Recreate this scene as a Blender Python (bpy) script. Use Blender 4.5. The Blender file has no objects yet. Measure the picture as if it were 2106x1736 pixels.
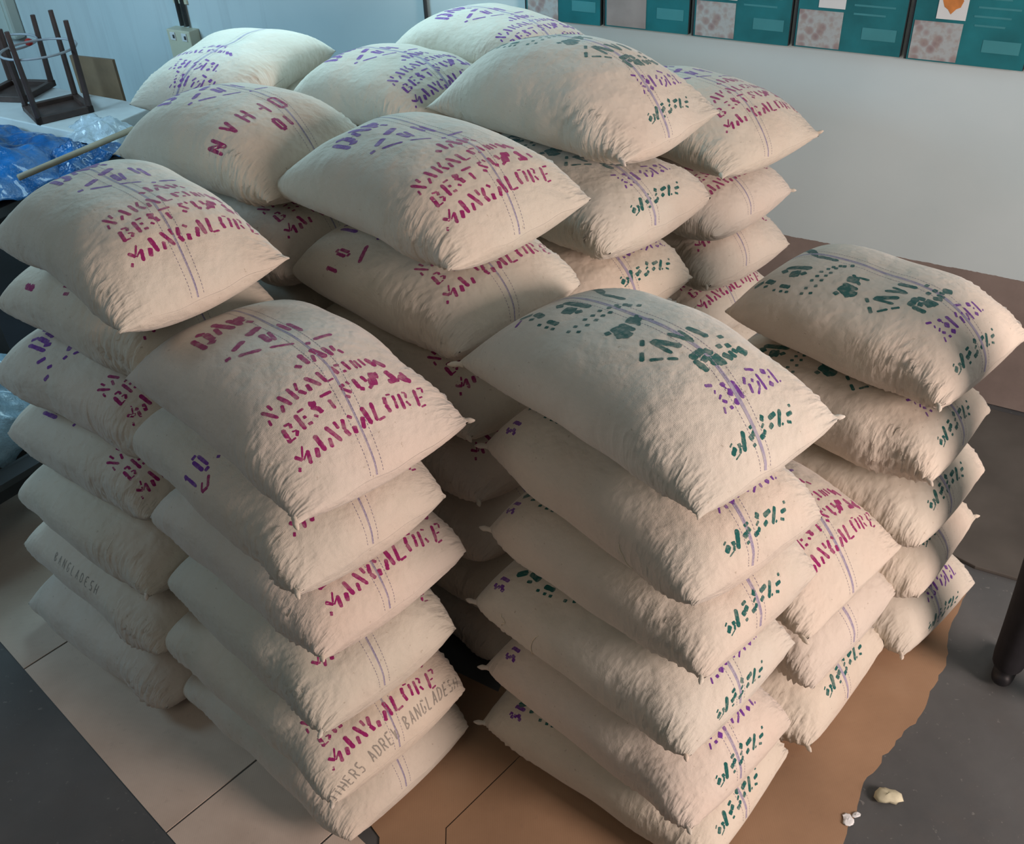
import bpy, math, random
import numpy as np
from mathutils import Vector, Matrix

# ------------------------------------------------------------------ camera, world, lights
sc = bpy.context.scene
COL = sc.collection
cam_d = bpy.data.cameras.new('camera'); cam = bpy.data.objects.new('camera', cam_d); COL.objects.link(cam)
cR = Vector((0.99831072, -0.03479226, -0.04653178)); cU = Vector((0.05810084, 0.59781383, 0.79952668)); cF = Vector((0, 0.80087959, -0.59882542))
cF = cR.cross(cU) * -1
M = Matrix((cR, cU, -cF)).transposed().to_4x4(); M.translation = Vector((0, 0, 3.0193))
cam.matrix_world = M
cam_d.sensor_width = 36; cam_d.lens = 36 * 2000 / 2106; cam_d.clip_start = .05; cam_d.clip_end = 100
sc.camera = cam
sc.view_settings.view_transform = 'Standard'; sc.view_settings.look = 'None'
sc.view_settings.gamma = 1; sc.view_settings.use_curve_mapping = False
sc.view_settings.exposure = -0.10
w = bpy.data.worlds.new('world'); sc.world = w; w.use_nodes = True
w.node_tree.nodes['Background'].inputs[0].default_value = (.70, .75, .78, 1)
w.node_tree.nodes['Background'].inputs[1].default_value = .11

def area(name, loc, target, sx, sy, power, color, spread=180):
    l = bpy.data.lights.new(name, 'AREA'); l.shape = 'RECTANGLE'; l.size = sx; l.size_y = sy
    l.energy = power; l.color = color; l.spread = math.radians(spread)
    o = bpy.data.objects.new(name, l); COL.objects.link(o); o.location = loc
    o.rotation_euler = (Vector(target) - Vector(loc)).to_track_quat('-Z', 'Y').to_euler()
    return o
area('doorway_light', (4.5, -.95, 2.45), (.1, 2.8, .7), 1.5, 1.9, 375, (1, .80, .725))
area('window_light_back', (-.55, 5.30, 2.85), (-.3, 2.6, 1.3), 2.6, .8, 62, (.55, .88, 1))
area('wall_fill_left', (-5.2, 3.6, 3.6), (-2.2, 6.6, 1.1), 2.2, 1.4, 84, (.48, .79, 1), 120)  # cool light added to brighten the left part of the wall
area('wall_fill_right', (3.0, 1.6, 4.2), (2.2, 4.4, 1.3), 1.4, 1.2, 16, (.86, .95, 1))  # cool fill for the right part of the wall, source unseen
area('warm_fill', (-1.6, -.4, 4.0), (-.4, 2.6, .8), 1.6, 1.6, 13, (1, .96, .84))  # weak warm fill for the left sides of the sacks, source unseen

# ------------------------------------------------------------------ helpers
class NT:
    def __init__(s, name):
        s.m = bpy.data.materials.new(name); s.m.use_nodes = True; s.t = s.m.node_tree; s.b = s.t.nodes['Principled BSDF']
    def n(s, ty, **kw):
        x = s.t.nodes.new(ty)
        for k, v in kw.items():
            if k in x.inputs.keys(): x.inputs[k].default_value = v
            else: setattr(x, k, v)
        return x
    def l(s, a, b): s.t.links.new(a, b)
    def noise(s, vec, scale, detail=3, rough=.55):
        x = s.n('ShaderNodeTexNoise'); x.inputs['Scale'].default_value = scale; x.inputs['Detail'].default_value = detail
        x.inputs['Roughness'].default_value = rough
        if vec is not None: s.l(vec, x.inputs['Vector'])
        return x.outputs['Fac']
    def ramp(s, fac, stops):
        x = s.n('ShaderNodeValToRGB'); e = x.color_ramp.elements
        while len(e) < len(stops): e.new(.5)
        for q, (p, c) in zip(e, stops): q.position = p; q.color = (*c, 1) if len(c) == 3 else c
        s.l(fac, x.inputs[0]); return x.outputs[0]
    def mix(s, fac, a, b, mode='MIX'):
        x = s.n('ShaderNodeMix', data_type='RGBA', blend_type=mode)
        for v, i in ((fac, 0), (a, 6), (b, 7)):
            if isinstance(v, (int, float)): x.inputs[i].default_value = v
            elif isinstance(v, tuple): x.inputs[i].default_value = (*v, 1)
            else: s.l(v, x.inputs[i])
        return x.outputs[2]
    def math(s, op, a, b=0.0):
        x = s.n('ShaderNodeMath', operation=op)
        for i, v in ((0, a), (1, b)):
            if isinstance(v, (int, float)): x.inputs[i].default_value = v
            else: s.l(v, x.inputs[i])
        return x.outputs[0]
    def bump(s, h, strength, dist, prev=None):
        x = s.n('ShaderNodeBump'); x.inputs['Strength'].default_value = strength; x.inputs['Distance'].default_value = dist
        s.l(h, x.inputs['Height'])
        if prev is not None: s.l(prev, x.inputs['Normal'])
        return x.outputs[0]
    def out(s, col=None, rough=None, normal=None, **kw):
        if col is not None:
            if isinstance(col, tuple): s.b.inputs['Base Color'].default_value = (*col, 1)
            else: s.l(col, s.b.inputs['Base Color'])
        if rough is not None:
            if isinstance(rough, (int, float)): s.b.inputs['Roughness'].default_value = rough
            else: s.l(rough, s.b.inputs['Roughness'])
        if normal is not None: s.l(normal, s.b.inputs['Normal'])
        for k, v in kw.items(): s.b.inputs[k.replace('_', ' ')].default_value = v
        return s.m
    def objvec(s, rnd=True):
        t = s.n('ShaderNodeTexCoord').outputs['Object']
        if not rnd: return t
        r = s.n('ShaderNodeObjectInfo').outputs['Random']
        a = s.n('ShaderNodeVectorMath', operation='ADD'); s.l(t, a.inputs[0])
        c = s.n('ShaderNodeCombineXYZ'); s.l(s.math('MULTIPLY', r, 37.), c.inputs[0]); s.l(s.math('MULTIPLY', r, 91.), c.inputs[1])
        s.l(c.outputs[0], a.inputs[1]); return a.outputs[0]

def jute(name, ink=None, wear=(.36, .52), strength=1.0):
    """jute cloth; ink = a colour printed into the same cloth"""
    s = NT(name); v = s.objvec(); uv = s.n('ShaderNodeUVMap').outputs[0]
    rnd = s.n('ShaderNodeObjectInfo').outputs['Random']
    base = s.ramp(s.noise(v, 3.1, 4), [(.25, (.49, .455, .385)), (.55, (.60, .56, .485)), (.8, (.68, .64, .56))])
    base = s.mix(s.math('MULTIPLY', rnd, .5), base, (.61, .54, .44))
    tone = s.ramp(rnd, [(0, (.60, .57, .50)), (.33, (.66, .55, .41)), (.66, (.66, .55, .49)), (1, (.52, .50, .42))])
    base = s.mix(.38, base, tone)
    pink = s.ramp(s.noise(v, 2.0, 3), [(.5, (0, 0, 0)), (.72, (1, 1, 1))])
    base = s.mix(s.math('MULTIPLY', pink, .35), base, (.66, .49, .39))
    stain = s.ramp(s.noise(v, 4.6, 5, .6), [(.54, (0, 0, 0)), (.74, (1, 1, 1))])
    base = s.mix(s.math('MULTIPLY', stain, .22), base, (.34, .36, .27))
    speck = s.ramp(s.noise(v, 75, 2), [(.70, (0, 0, 0)), (.76, (1, 1, 1))])
    base = s.mix(s.math('MULTIPLY', speck, .45), base, (.25, .19, .13))
    fib = s.n('ShaderNodeTexWave', wave_type='BANDS', bands_direction='X'); fib.inputs['Scale'].default_value = 95; fib.inputs['Distortion'].default_value = 1.6; fib.inputs['Detail'].default_value = 2
    fib2 = s.n('ShaderNodeTexWave', wave_type='BANDS', bands_direction='Y'); fib2.inputs['Scale'].default_value = 95; fib2.inputs['Distortion'].default_value = 1.6; fib2.inputs['Detail'].default_value = 2
    s.l(uv, fib.inputs['Vector']); s.l(uv, fib2.inputs['Vector'])
    weave = s.math('MULTIPLY', fib.outputs['Fac'], fib2.outputs['Fac'])
    base = s.mix(s.math('MULTIPLY', weave, .16), base, (.42, .34, .25))
    if ink:
        f = s.ramp(s.noise(v, 38, 5, .7), [(wear[0]+.12, (1, 1, 1)), (wear[1] + .24, (.60, .60, .60))])
        f = s.math('MULTIPLY', f, strength)
        base = s.mix(f, base, ink)
    su = s.n('ShaderNodeSeparateXYZ'); s.l(uv, su.inputs[0])
    def band(x, lo, hi):
        m_ = s.n('ShaderNodeMapRange', interpolation_type='SMOOTHSTEP'); s.l(x, m_.inputs[0]); m_.inputs[1].default_value = lo; m_.inputs[2].default_value = hi; return m_.outputs[0]
    ac = s.math('ABSOLUTE', su.outputs[1])
    side = s.math('MULTIPLY', band(ac, .17, .31), band(ac, .62, .50))
    endm = s.math('ADD', s.math('MULTIPLY', band(su.outputs[0], .50, .22), band(su.outputs[0], -.02, .06)), s.math('MULTIPLY', band(su.outputs[0], .80, .95), .5))
    mp = s.n('ShaderNodeMapping'); mp.inputs['Scale'].default_value = (15, 4.5, 5); mp.inputs['Rotation'].default_value = (0, 0, .12)
    ad = s.n('ShaderNodeVectorMath', operation='ADD'); s.l(uv, ad.inputs[0]); cz = s.n('ShaderNodeCombineXYZ'); s.l(s.math('MULTIPLY', rnd, 19.), cz.inputs[2]); s.l(cz.outputs[0], ad.inputs[1]); s.l(ad.outputs[0], mp.inputs[0])
    ridge = s.math('ABSOLUTE', s.math('SUBTRACT', s.noise(mp.outputs[0], 1.0, 3, .6), .5))
    ridge = s.math('MULTIPLY', s.math('MULTIPLY', ridge, side), endm)
    nb = s.bump(ridge, 1.0, -.030)
    nb = s.bump(s.noise(v, 7, 3, .6), .5, .035, nb)
    nb = s.bump(s.noise(v, 16, 4, .6), .4, .012, nb)
    nb = s.bump(s.noise(v, 60, 3, .6), .35, .004, nb)
    nb = s.bump(weave, .35, .0012, nb)
    return s.out(base, .92, nb, Sheen_Weight=.25, Specular_IOR_Level=.2)
MAT = {
 'jute': jute('jute_cloth'),
 'mag': jute('magenta_ink', (.27, .012, .115)),
 'pur': jute('purple_ink', (.135, .03, .26)),
 'grn': jute('green_ink', (.006, .095, .085)),
 'blk': jute('black_ink', (.06, .065, .07), strength=.62),
 'stripe': jute('blue_thread', (.11, .10, .33), (.22, .42), .66),
 'thread': jute('dark_thread', (.10, .085, .19), (.34, .52), .8),
}
SLOTS = ['jute', 'mag', 'pur', 'grn', 'blk', 'stripe', 'thread']

def mesh_np(name, V, quads, mats=None, midx=None, uv=None, smooth=True, parent=None):
    """V (n,3), quads (m,4) (repeat last index for a triangle is not allowed)"""
    me = bpy.data.meshes.new(name); V = np.asarray(V, np.float32); Q = np.asarray(quads, np.int32)
    me.vertices.add(len(V)); me.vertices.foreach_set('co', V.ravel())
    me.loops.add(Q.size); me.loops.foreach_set('vertex_index', Q.ravel())
    me.polygons.add(len(Q)); me.polygons.foreach_set('loop_start', np.arange(len(Q), dtype=np.int32) * Q.shape[1])
    me.polygons.foreach_set('loop_total', np.full(len(Q), Q.shape[1], np.int32))
    if uv is not None:
        l = me.uv_layers.new(name='UVMap'); l.data.foreach_set('uv', np.asarray(uv, np.float32)[Q.ravel()].ravel())
    for m in (mats or []): me.materials.append(m)
    if midx is not None: me.polygons.foreach_set('material_index', np.asarray(midx, np.int32))
    if smooth: me.polygons.foreach_set('use_smooth', np.ones(len(Q), bool))
    me.update(calc_edges=True); me.validate()
    o = bpy.data.objects.new(name, me); COL.objects.link(o); o.parent = parent
    return o

class MB:
    """collects simple shapes into one mesh"""
    def __init__(s): s.v = []; s.f = []; s.m = []
    def box(s, c, d, rz=0, mi=0, tilt=None):
        R = Matrix.Rotation(rz, 3, 'Z')
        if tilt: R = R @ tilt
        b = len(s.v)
        for x in (-1, 1):
            for y in (-1, 1):
                for z in (-1, 1): s.v.append(tuple(Vector(c) + R @ Vector((x*d[0]/2, y*d[1]/2, z*d[2]/2))))
        for q in ((0,1,3,2), (4,6,7,5), (0,4,5,1), (2,3,7,6), (0,2,6,4), (1,5,7,3)): s.f.append(tuple(b+i for i in q)); s.m.append(mi)
    def tube(s, pts, r, n=8, mi=0, cap=True):
        pts = [Vector(p) for p in pts]; rr = r if isinstance(r, (list, tuple)) else [r]*len(pts); b = len(s.v); up = Vector((.13, .21, 1)).normalized()
        for i, p in enumerate(pts):
            d = (pts[min(i+1, len(pts)-1)] - pts[max(i-1, 0)]).normalized()
            a = d.cross(up if abs(d.dot(up)) < .95 else Vector((1, 0, 0))).normalized(); c = d.cross(a)
            for k in range(n):
                t = 2*math.pi*k/n; s.v.append(tuple(p + rr[i]*(math.cos(t)*a + math.sin(t)*c)))
        for i in range(len(pts)-1):
            for k in range(n): s.f.append((b+i*n+k, b+i*n+(k+1) % n, b+(i+1)*n+(k+1) % n, b+(i+1)*n+k)); s.m.append(mi)
        if cap:
            s.f.append(tuple(b+k for k in range(n))[::-1]); s.m.append(mi); e = b+(len(pts)-1)*n; s.f.append(tuple(e+k for k in range(n))); s.m.append(mi)
    def poly(s, top, th, mi=0):
        """flat outline [(x,y,z)..] thickened downwards by th"""
        b = len(s.v); n = len(top)
        for p in top: s.v.append(tuple(p))
        for p in top: s.v.append((p[0], p[1], p[2]-th))
        s.f.append(tuple(b+i for i in range(n))); s.f.append(tuple(b+n+i for i in range(n))[::-1]); s.m += [mi, mi]
        for i in range(n): j = (i+1) % n; s.f.append((b+i, b+n+i, b+n+j, b+j)); s.m.append(mi)
    def build(s, name, mats, parent=None, bevel=0, smooth=False, loc=None):
        me = bpy.data.meshes.new(name); v = s.v
        if loc is not None: v = [(p[0]-loc[0], p[1]-loc[1], p[2]-loc[2]) for p in v]
        me.from_pydata(v, [], s.f)
        for m in (mats if isinstance(mats, (list, tuple)) else [mats]): me.materials.append(m)
        for p, i in zip(me.polygons, s.m): p.material_index = i; p.use_smooth = smooth
        me.update()
        import bmesh
        bm = bmesh.new(); bm.from_mesh(me); bmesh.ops.recalc_face_normals(bm, faces=bm.faces); bm.to_mesh(me); bm.free()
        o = bpy.data.objects.new(name, me); COL.objects.link(o); o.parent = parent
        if loc is not None: o.location = loc
        if bevel:
            md = o.modifiers.new('bevel', 'BEVEL'); md.width = bevel; md.segments = 2; md.limit_method = 'ANGLE'
        return o
def tag(o, label=None, cat=None, group=None, kind=None):
    if label: o['label'] = label
    if cat: o['category'] = cat
    if group: o['group'] = group
    if kind: o['kind'] = kind
    return o
def empty(name, loc, rz=0):
    o = bpy.data.objects.new(name, None); COL.objects.link(o); o.location = loc; o.rotation_euler = (0, 0, rz); o.empty_display_size = .1
    return o

# ------------------------------------------------------------------ plain materials
def floor_mat():
    s = NT('concrete_floor'); v = s.objvec(False)
    c = s.ramp(s.noise(v, .9, 6, .6), [(.3, (.062, .066, .068)), (.5, (.092, .097, .098)), (.7, (.135, .138, .138))])
    d = s.ramp(s.noise(v, 3.3, 5, .7), [(.52, (0, 0, 0)), (.7, (1, 1, 1))])
    c = s.mix(s.math('MULTIPLY', d, .4), c, (.09, .085, .08))
    sp = s.ramp(s.noise(v, 45, 2), [(.68, (0, 0, 0)), (.75, (1, 1, 1))])
    c = s.mix(s.math('MULTIPLY', sp, .3), c, (.30, .30, .28))
    return s.out(c, s.ramp(s.noise(v, 2.2, 4), [(.3, (.45,)*3), (.7, (.75,)*3)]), s.bump(s.noise(v, 25, 5, .7), .25, .004))
def wall_mat():
    s = NT('painted_wall'); v = s.objvec(False)
    sep = s.n('ShaderNodeSeparateXYZ'); s.l(v, sep.inputs[0])
    c = s.ramp(s.noise(v, 1.1, 4), [(.3, (.50, .61, .635)), (.7, (.57, .67, .69))])
    # drips of dirt low on the paint
    mp = s.n('ShaderNodeMapping'); mp.inputs['Scale'].default_value = (9, 9, .5); s.l(v, mp.inputs[0])
    dr = s.ramp(s.noise(mp.outputs[0], 1.0, 4, .7), [(.5, (0, 0, 0)), (.8, (1, 1, 1))])
    c = s.mix(s.math('MULTIPLY', dr, s.math('MULTIPLY', s.math('LESS_THAN', sep.outputs[0], -4.6), .4)), c, (.30, .34, .37))
    c = s.mix(s.ramp(s.noise(v, .8, 2), [(.5, (0, 0, 0)), (.75, (.35, .35, .35))]), c, (.42, .49, .49))
    b = s.ramp(s.noise(v, 1.5, 6, .65), [(.35, (.17, .14, .125)), (.55, (.23, .19, .17)), (.75, (.31, .27, .24))])
    m = s.math('GREATER_THAN', sep.outputs[2], s.math('ADD', .699, s.math('MULTIPLY', s.noise(v, 30, 2), .012)))
    return s.out(s.mix(m, b, c), s.mix(m, (.85,)*3, (.42,)*3), s.bump(s.noise(v, 9, 5), .12, .006))
def card_mat(name, a, b, c):
    s = NT(name); v = s.objvec(); 
    col = s.ramp(s.noise(v, 2.3, 5, .6), [(.3, a), (.55, b), (.8, c)])
    wv = s.n('ShaderNodeTexWave', wave_type='BANDS', bands_direction='X'); wv.inputs['Scale'].default_value = 42; wv.inputs['Distortion'].default_value = .4
    s.l(s.n('ShaderNodeTexCoord').outputs['Object'], wv.inputs['Vector'])
    col = s.mix(s.math('MULTIPLY', wv.outputs['Fac'], .07), col, (a[0]*.5, a[1]*.5, a[2]*.5))
    sp = s.ramp(s.noise(v, 26, 4, .7), [(.6, (0, 0, 0)), (.75, (1, 1, 1))])
    col = s.mix(s.math('MULTIPLY', sp, .18), col, (.10, .08, .07))
    return s.out(col, .7, s.bump(s.noise(v, 12, 3), .2, .004))
def plain(name, col, rough=.6, var=.15, scale=8, bump=.1, **kw):
    s = NT(name); v = s.objvec()
    c = s.ramp(s.noise(v, scale, 4), [(.3, tuple(x*(1-var) for x in col)), (.7, tuple(min(1, x*(1+var)) for x in col))])
    return s.out(c, rough, s.bump(s.noise(v, scale*3, 3), bump, .004), **kw)
m_floor = floor_mat(); m_wall = wall_mat()
m_cardg = card_mat('dusty_cardboard', (.50, .405, .33), (.60, .50, .415), (.68, .58, .49))
m_cardb = card_mat('brown_cardboard', (.27, .165, .095), (.33, .205, .12), (.38, .25, .155))
m_teal = plain('teal_print', (.012, .15, .175), .35, .25, 5)
m_teal2 = plain('teal_text', (.05, .24, .27), .35, .1, 5)
m_edge = plain('board_edge', (.02, .025, .03), .6)
m_white = plain('white_card', (.66, .68, .68), .5, .03)
m_brown = plain('grey_brown_card', (.28, .25, .24), .6)
m_orange = plain('orange_leaf', (.55, .20, .05), .6, .25, 20)
def tile_mat():
    s = NT('floral_tile_print'); v = s.objvec(False)
    vo = s.n('ShaderNodeTexVoronoi'); vo.inputs['Scale'].default_value = 26; s.l(v, vo.inputs['Vector'])
    c = s.ramp(vo.outputs['Distance'], [(.0, (.22, .16, .17)), (.35, (.30, .25, .25)), (.6, (.38, .42, .43))])
    c = s.mix(s.ramp(s.noise(v, 40, 3), [(.45, (0, 0, 0)), (.65, (.7, .7, .7))]), c, (.32, .27, .25))
    return s.out(c, .4)
m_tile = tile_mat()
m_wood = plain('dark_stool_wood', (.055, .032, .026), .5, .3, 12)
m_ply = plain('plywood', (.20, .13, .075), .6, .2, 6)
m_stick = plain('bare_wood_stick', (.30, .25, .18), .6, .15, 10)
m_metal = plain('grey_rod', (.30, .33, .36), .4, .1, 10, .05)
m_red = plain('red_plastic', (.45, .03, .02), .4)
m_black = plain('black_plastic', (.012, .012, .015), .5)
m_dgrey = plain('dark_grey_metal', (.05, .055, .06), .55)
m_cream = plain('cream_plastic', (.55, .55, .42), .4, .04)
m_cloth = plain('black_trouser_cloth', (.008, .008, .012), .9, .3, 20)
m_skin = plain('skin', (.22, .11, .065), .6, .08)
m_shirt = plain('grey_shirt', (.16, .17, .19), .9, .1)
m_hair = plain('black_hair', (.01, .008, .007), .7)
m_stone = plain('pale_stone', (.50, .48, .34), .8, .15, 30)
def plastic(name, col, rough=.12, alpha=1., bumps=.8, var=.4):
    s = NT(name); v = s.objvec()
    c = s.ramp(s.noise(v, 5, 5, .6), [(.3, tuple(x*(1-var) for x in col)), (.7, tuple(min(1, x*(1+var)) for x in col))])
    b = s.bump(s.noise(v, 9, 6, .65), bumps, .03)
    m = s.out(c, rough, b, Coat_Weight=.6, Coat_Roughness=.08)
    return m
m_tarp = plastic('blue_tarpaulin_sheet', (.003, .10, .30), .18, var=.7)
m_poly = plastic('clear_polythene', (.42, .50, .56), .15, var=.25)
m_pale = plastic('pale_blue_polythene', (.26, .40, .50), .15, var=.35)

# ------------------------------------------------------------------ the room
WN = Vector((.537, .843, 0)).normalized(); WD = 4.65; WT = Vector((WN.y, -WN.x, 0))    # WT runs to the right along the wall
WANG = math.atan2(WT.y, WT.x)
def on_wall(a, z, off=0): return WN*(WD-off) + WT*a + Vector((0, 0, z))
b = MB(); b.box((0, 2.5, -.0435), (16, 15, .075)); fl = b.build('floor', m_floor); tag(fl, kind='structure')
b = MB(); b.box((0, 0, 2.2), (20, .12, 4.4)); wl = b.build('wall_back', m_wall)
wl.location = WN*(WD+.06); wl.rotation_euler = (0, 0, WANG); tag(wl, kind='structure')
# low cement strip right of the sacks, coloured dark for the shaded floor there
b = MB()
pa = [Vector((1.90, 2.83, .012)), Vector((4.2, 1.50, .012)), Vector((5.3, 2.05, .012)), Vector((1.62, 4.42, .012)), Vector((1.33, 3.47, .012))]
b.poly([tuple(p) for p in pa], .018); kb = b.build('trim_1', plain('shade_dark_cement', (.085, .078, .068), .85, .25, 3), bevel=.004); tag(kb, kind='structure')

# boards on the wall
def display_board(i, a0, w_, variant, label):
    z0 = 1.656 + (.003 if i % 2 else 0); H = .62; dep = .028
    r = empty('display_board', on_wall(a0 + w_/2, z0, 0), WANG); tag(r, label, 'board', 'teal display boards in a row on the wall')
    # local x along wall, local -y towards the room
    def part(nm, x0, x1, z0_, z1_, y, th, m, lab=None):
        q = MB(); q.box(((x0+x1)/2-w_/2, -y-th/2, (z0_+z1_)/2), (x1-x0, th, z1_-z0_)); o = q.build(nm, m, r)
        if lab: o['label'] = lab
        return o
    q = MB(); q.box((0, -dep/2-.001, H/2), (w_-.006, dep, H)); q.build('backing', m_edge, r)
    part('printed_face', .014, w_-.006, .0, H, dep+.001, .003, m_teal)
    pw = w_*.40
    if variant != 'plain': part('tile_picture', .022, .022+pw, .006, .165, dep+.0042, .002, m_tile)
    else: part('picture', .022, .022+pw*1.15, .006, .15, dep+.0042, .002, m_brown, 'plain grey-brown picture')
    part('white_panel', .022+pw*.42, .022+pw*1.02, .178, .36, dep+.0042, .002, m_white)
    if variant == 'leaf':
        q = MB(); cx_, cz_ = .022+pw*.70-w_/2, .225
        pts = [(0, -.026), (.018, -.004), (.034, .004), (.042, .03), (.03, .05), (.0, .075), (-.03, .05), (-.042, .03), (-.03, .002), (-.014, -.008)]
        bse = len(q.v)
        for x, z in pts: q.v.append((cx_+x, -dep-.0068, cz_+z))
        q.f.append(tuple(range(len(pts)))); q.m.append(0); lf = q.build('leaf_picture', m_orange, r, smooth=False)
        md = lf.modifiers.new('s', 'SOLIDIFY'); md.thickness = .001
    # faint lines of small print on the teal
    q = MB(); rg = random.Random(i)
    for k in range(12):
        zz = .56-k*.036
        if zz < .16 and k % 2: continue
        x0 = .05+pw + rg.uniform(0, .02); x1 = w_-.05-rg.uniform(0, .07)
        q.box(((x0+x1)/2-w_/2, -dep-.0046, zz), (x1-x0, .001, .008))
    q.box((w_*.78-w_/2, -dep-.0046, .085), (w_*.30, .001, .05))
    q.build('small_print', m_teal2, r)
al = (Vector((.204, 5.384, 0))).dot(WT)
edges = [Vector(p).dot(WT) for p in ((.204, 5.384, 0), (.587, 5.139, 0), (.985, 4.886, 0), (1.40, 4.621, 0), (1.822, 4.353, 0))]
edges.append(edges[-1]+.50); edges.append(edges[-1]+.50)
labs = ['leftmost teal wall board, next to the narrow pipe', 'teal wall board with a plain grey-brown picture', 'teal wall board third from the left, between two tiled ones',
        'teal wall board second from the right edge of photo', 'teal wall board with an orange leaf on its white panel', 'teal wall board beyond the right edge of the photo']
for i, v_ in enumerate(['tile', 'plain', 'tile', 'tile', 'leaf', 'tile']): display_board(i, edges[i]+.004, edges[i+1]-edges[i]-.010, v_, labs[i])

# pipes and switch boxes on the far part of the wall
def wall_at(x, y): return Vector((x, y, 0)).dot(WT)
def pipe(a, z0, z1, r, label, n=1):
    base = on_wall(a, z0, .0); p = empty('wall_pipe', base, WANG); tag(p, label, 'pipe')
    for k in range(n):
        q = MB(); q.tube([(k*.05, -r-.006, 0), (k*.05, -r-.006, z1-z0)], r, 10); q.build('pipe', m_dgrey, p, smooth=True)
    for z in np.arange(.15, z1-z0, .45):
        q = MB(); q.box((.025*(n-1), -.008, z), (.05*n+.02, .014, .025)); q.build('clip', m_cream, p)
a = wall_at(-.337, 5.728); pipe(a, .72, 3.6, .011, 'thin grey pipe on the wall left of the teal boards')
a = wall_at(-2.205, 6.918)+.17
pipe(a+.06, 1.37, 3.6, .013, 'pair of dark pipes running up from the cream switch box', 2)
sb = empty('switch_box', on_wall(a-.02, 1.02, 0), WANG); tag(sb, 'cream switch box on the wall behind the sacks', 'switch')
q = MB(); q.box((.105, -.045, .17), (.21, .09, .34)); q.build('box', m_cream, sb, bevel=.006)
for k, (x, z) in enumerate(((.055, .30), (.16, .30), (.055, .12), (.16, .12))):
    q = MB(); q.box((x, -.093, z), (.045, .008, .05)); q.build('switch', m_white, sb, bevel=.002)
    q = MB(); q.box((x+.012, -.098, z), (.012, .01, .022)); q.build('toggle', m_dgrey, sb, bevel=.001)
a2 = wall_at(-3.62, 7.82)
ub = empty('meter_box', on_wall(a2, 1.12, 0), WANG); tag(ub, 'pale green box on the wall at top left corner', 'box')
q = MB(); q.box((0, -.05, .35), (.34, .10, .7)); q.build('box', plain('pale_green_enamel', (.42, .50, .46), .5, .05), ub, bevel=.02)
q = MB(); q.box((0, -.103, .35), (.28, .008, .62)); q.build('door', plain('pale_green_door', (.46, .54, .50), .5, .05), ub, bevel=.004)
q = MB(); q.box((-.09, -.112, .10), (.05, .02, .07)); q.build('latch', m_dgrey, ub, bevel=.004)

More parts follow.
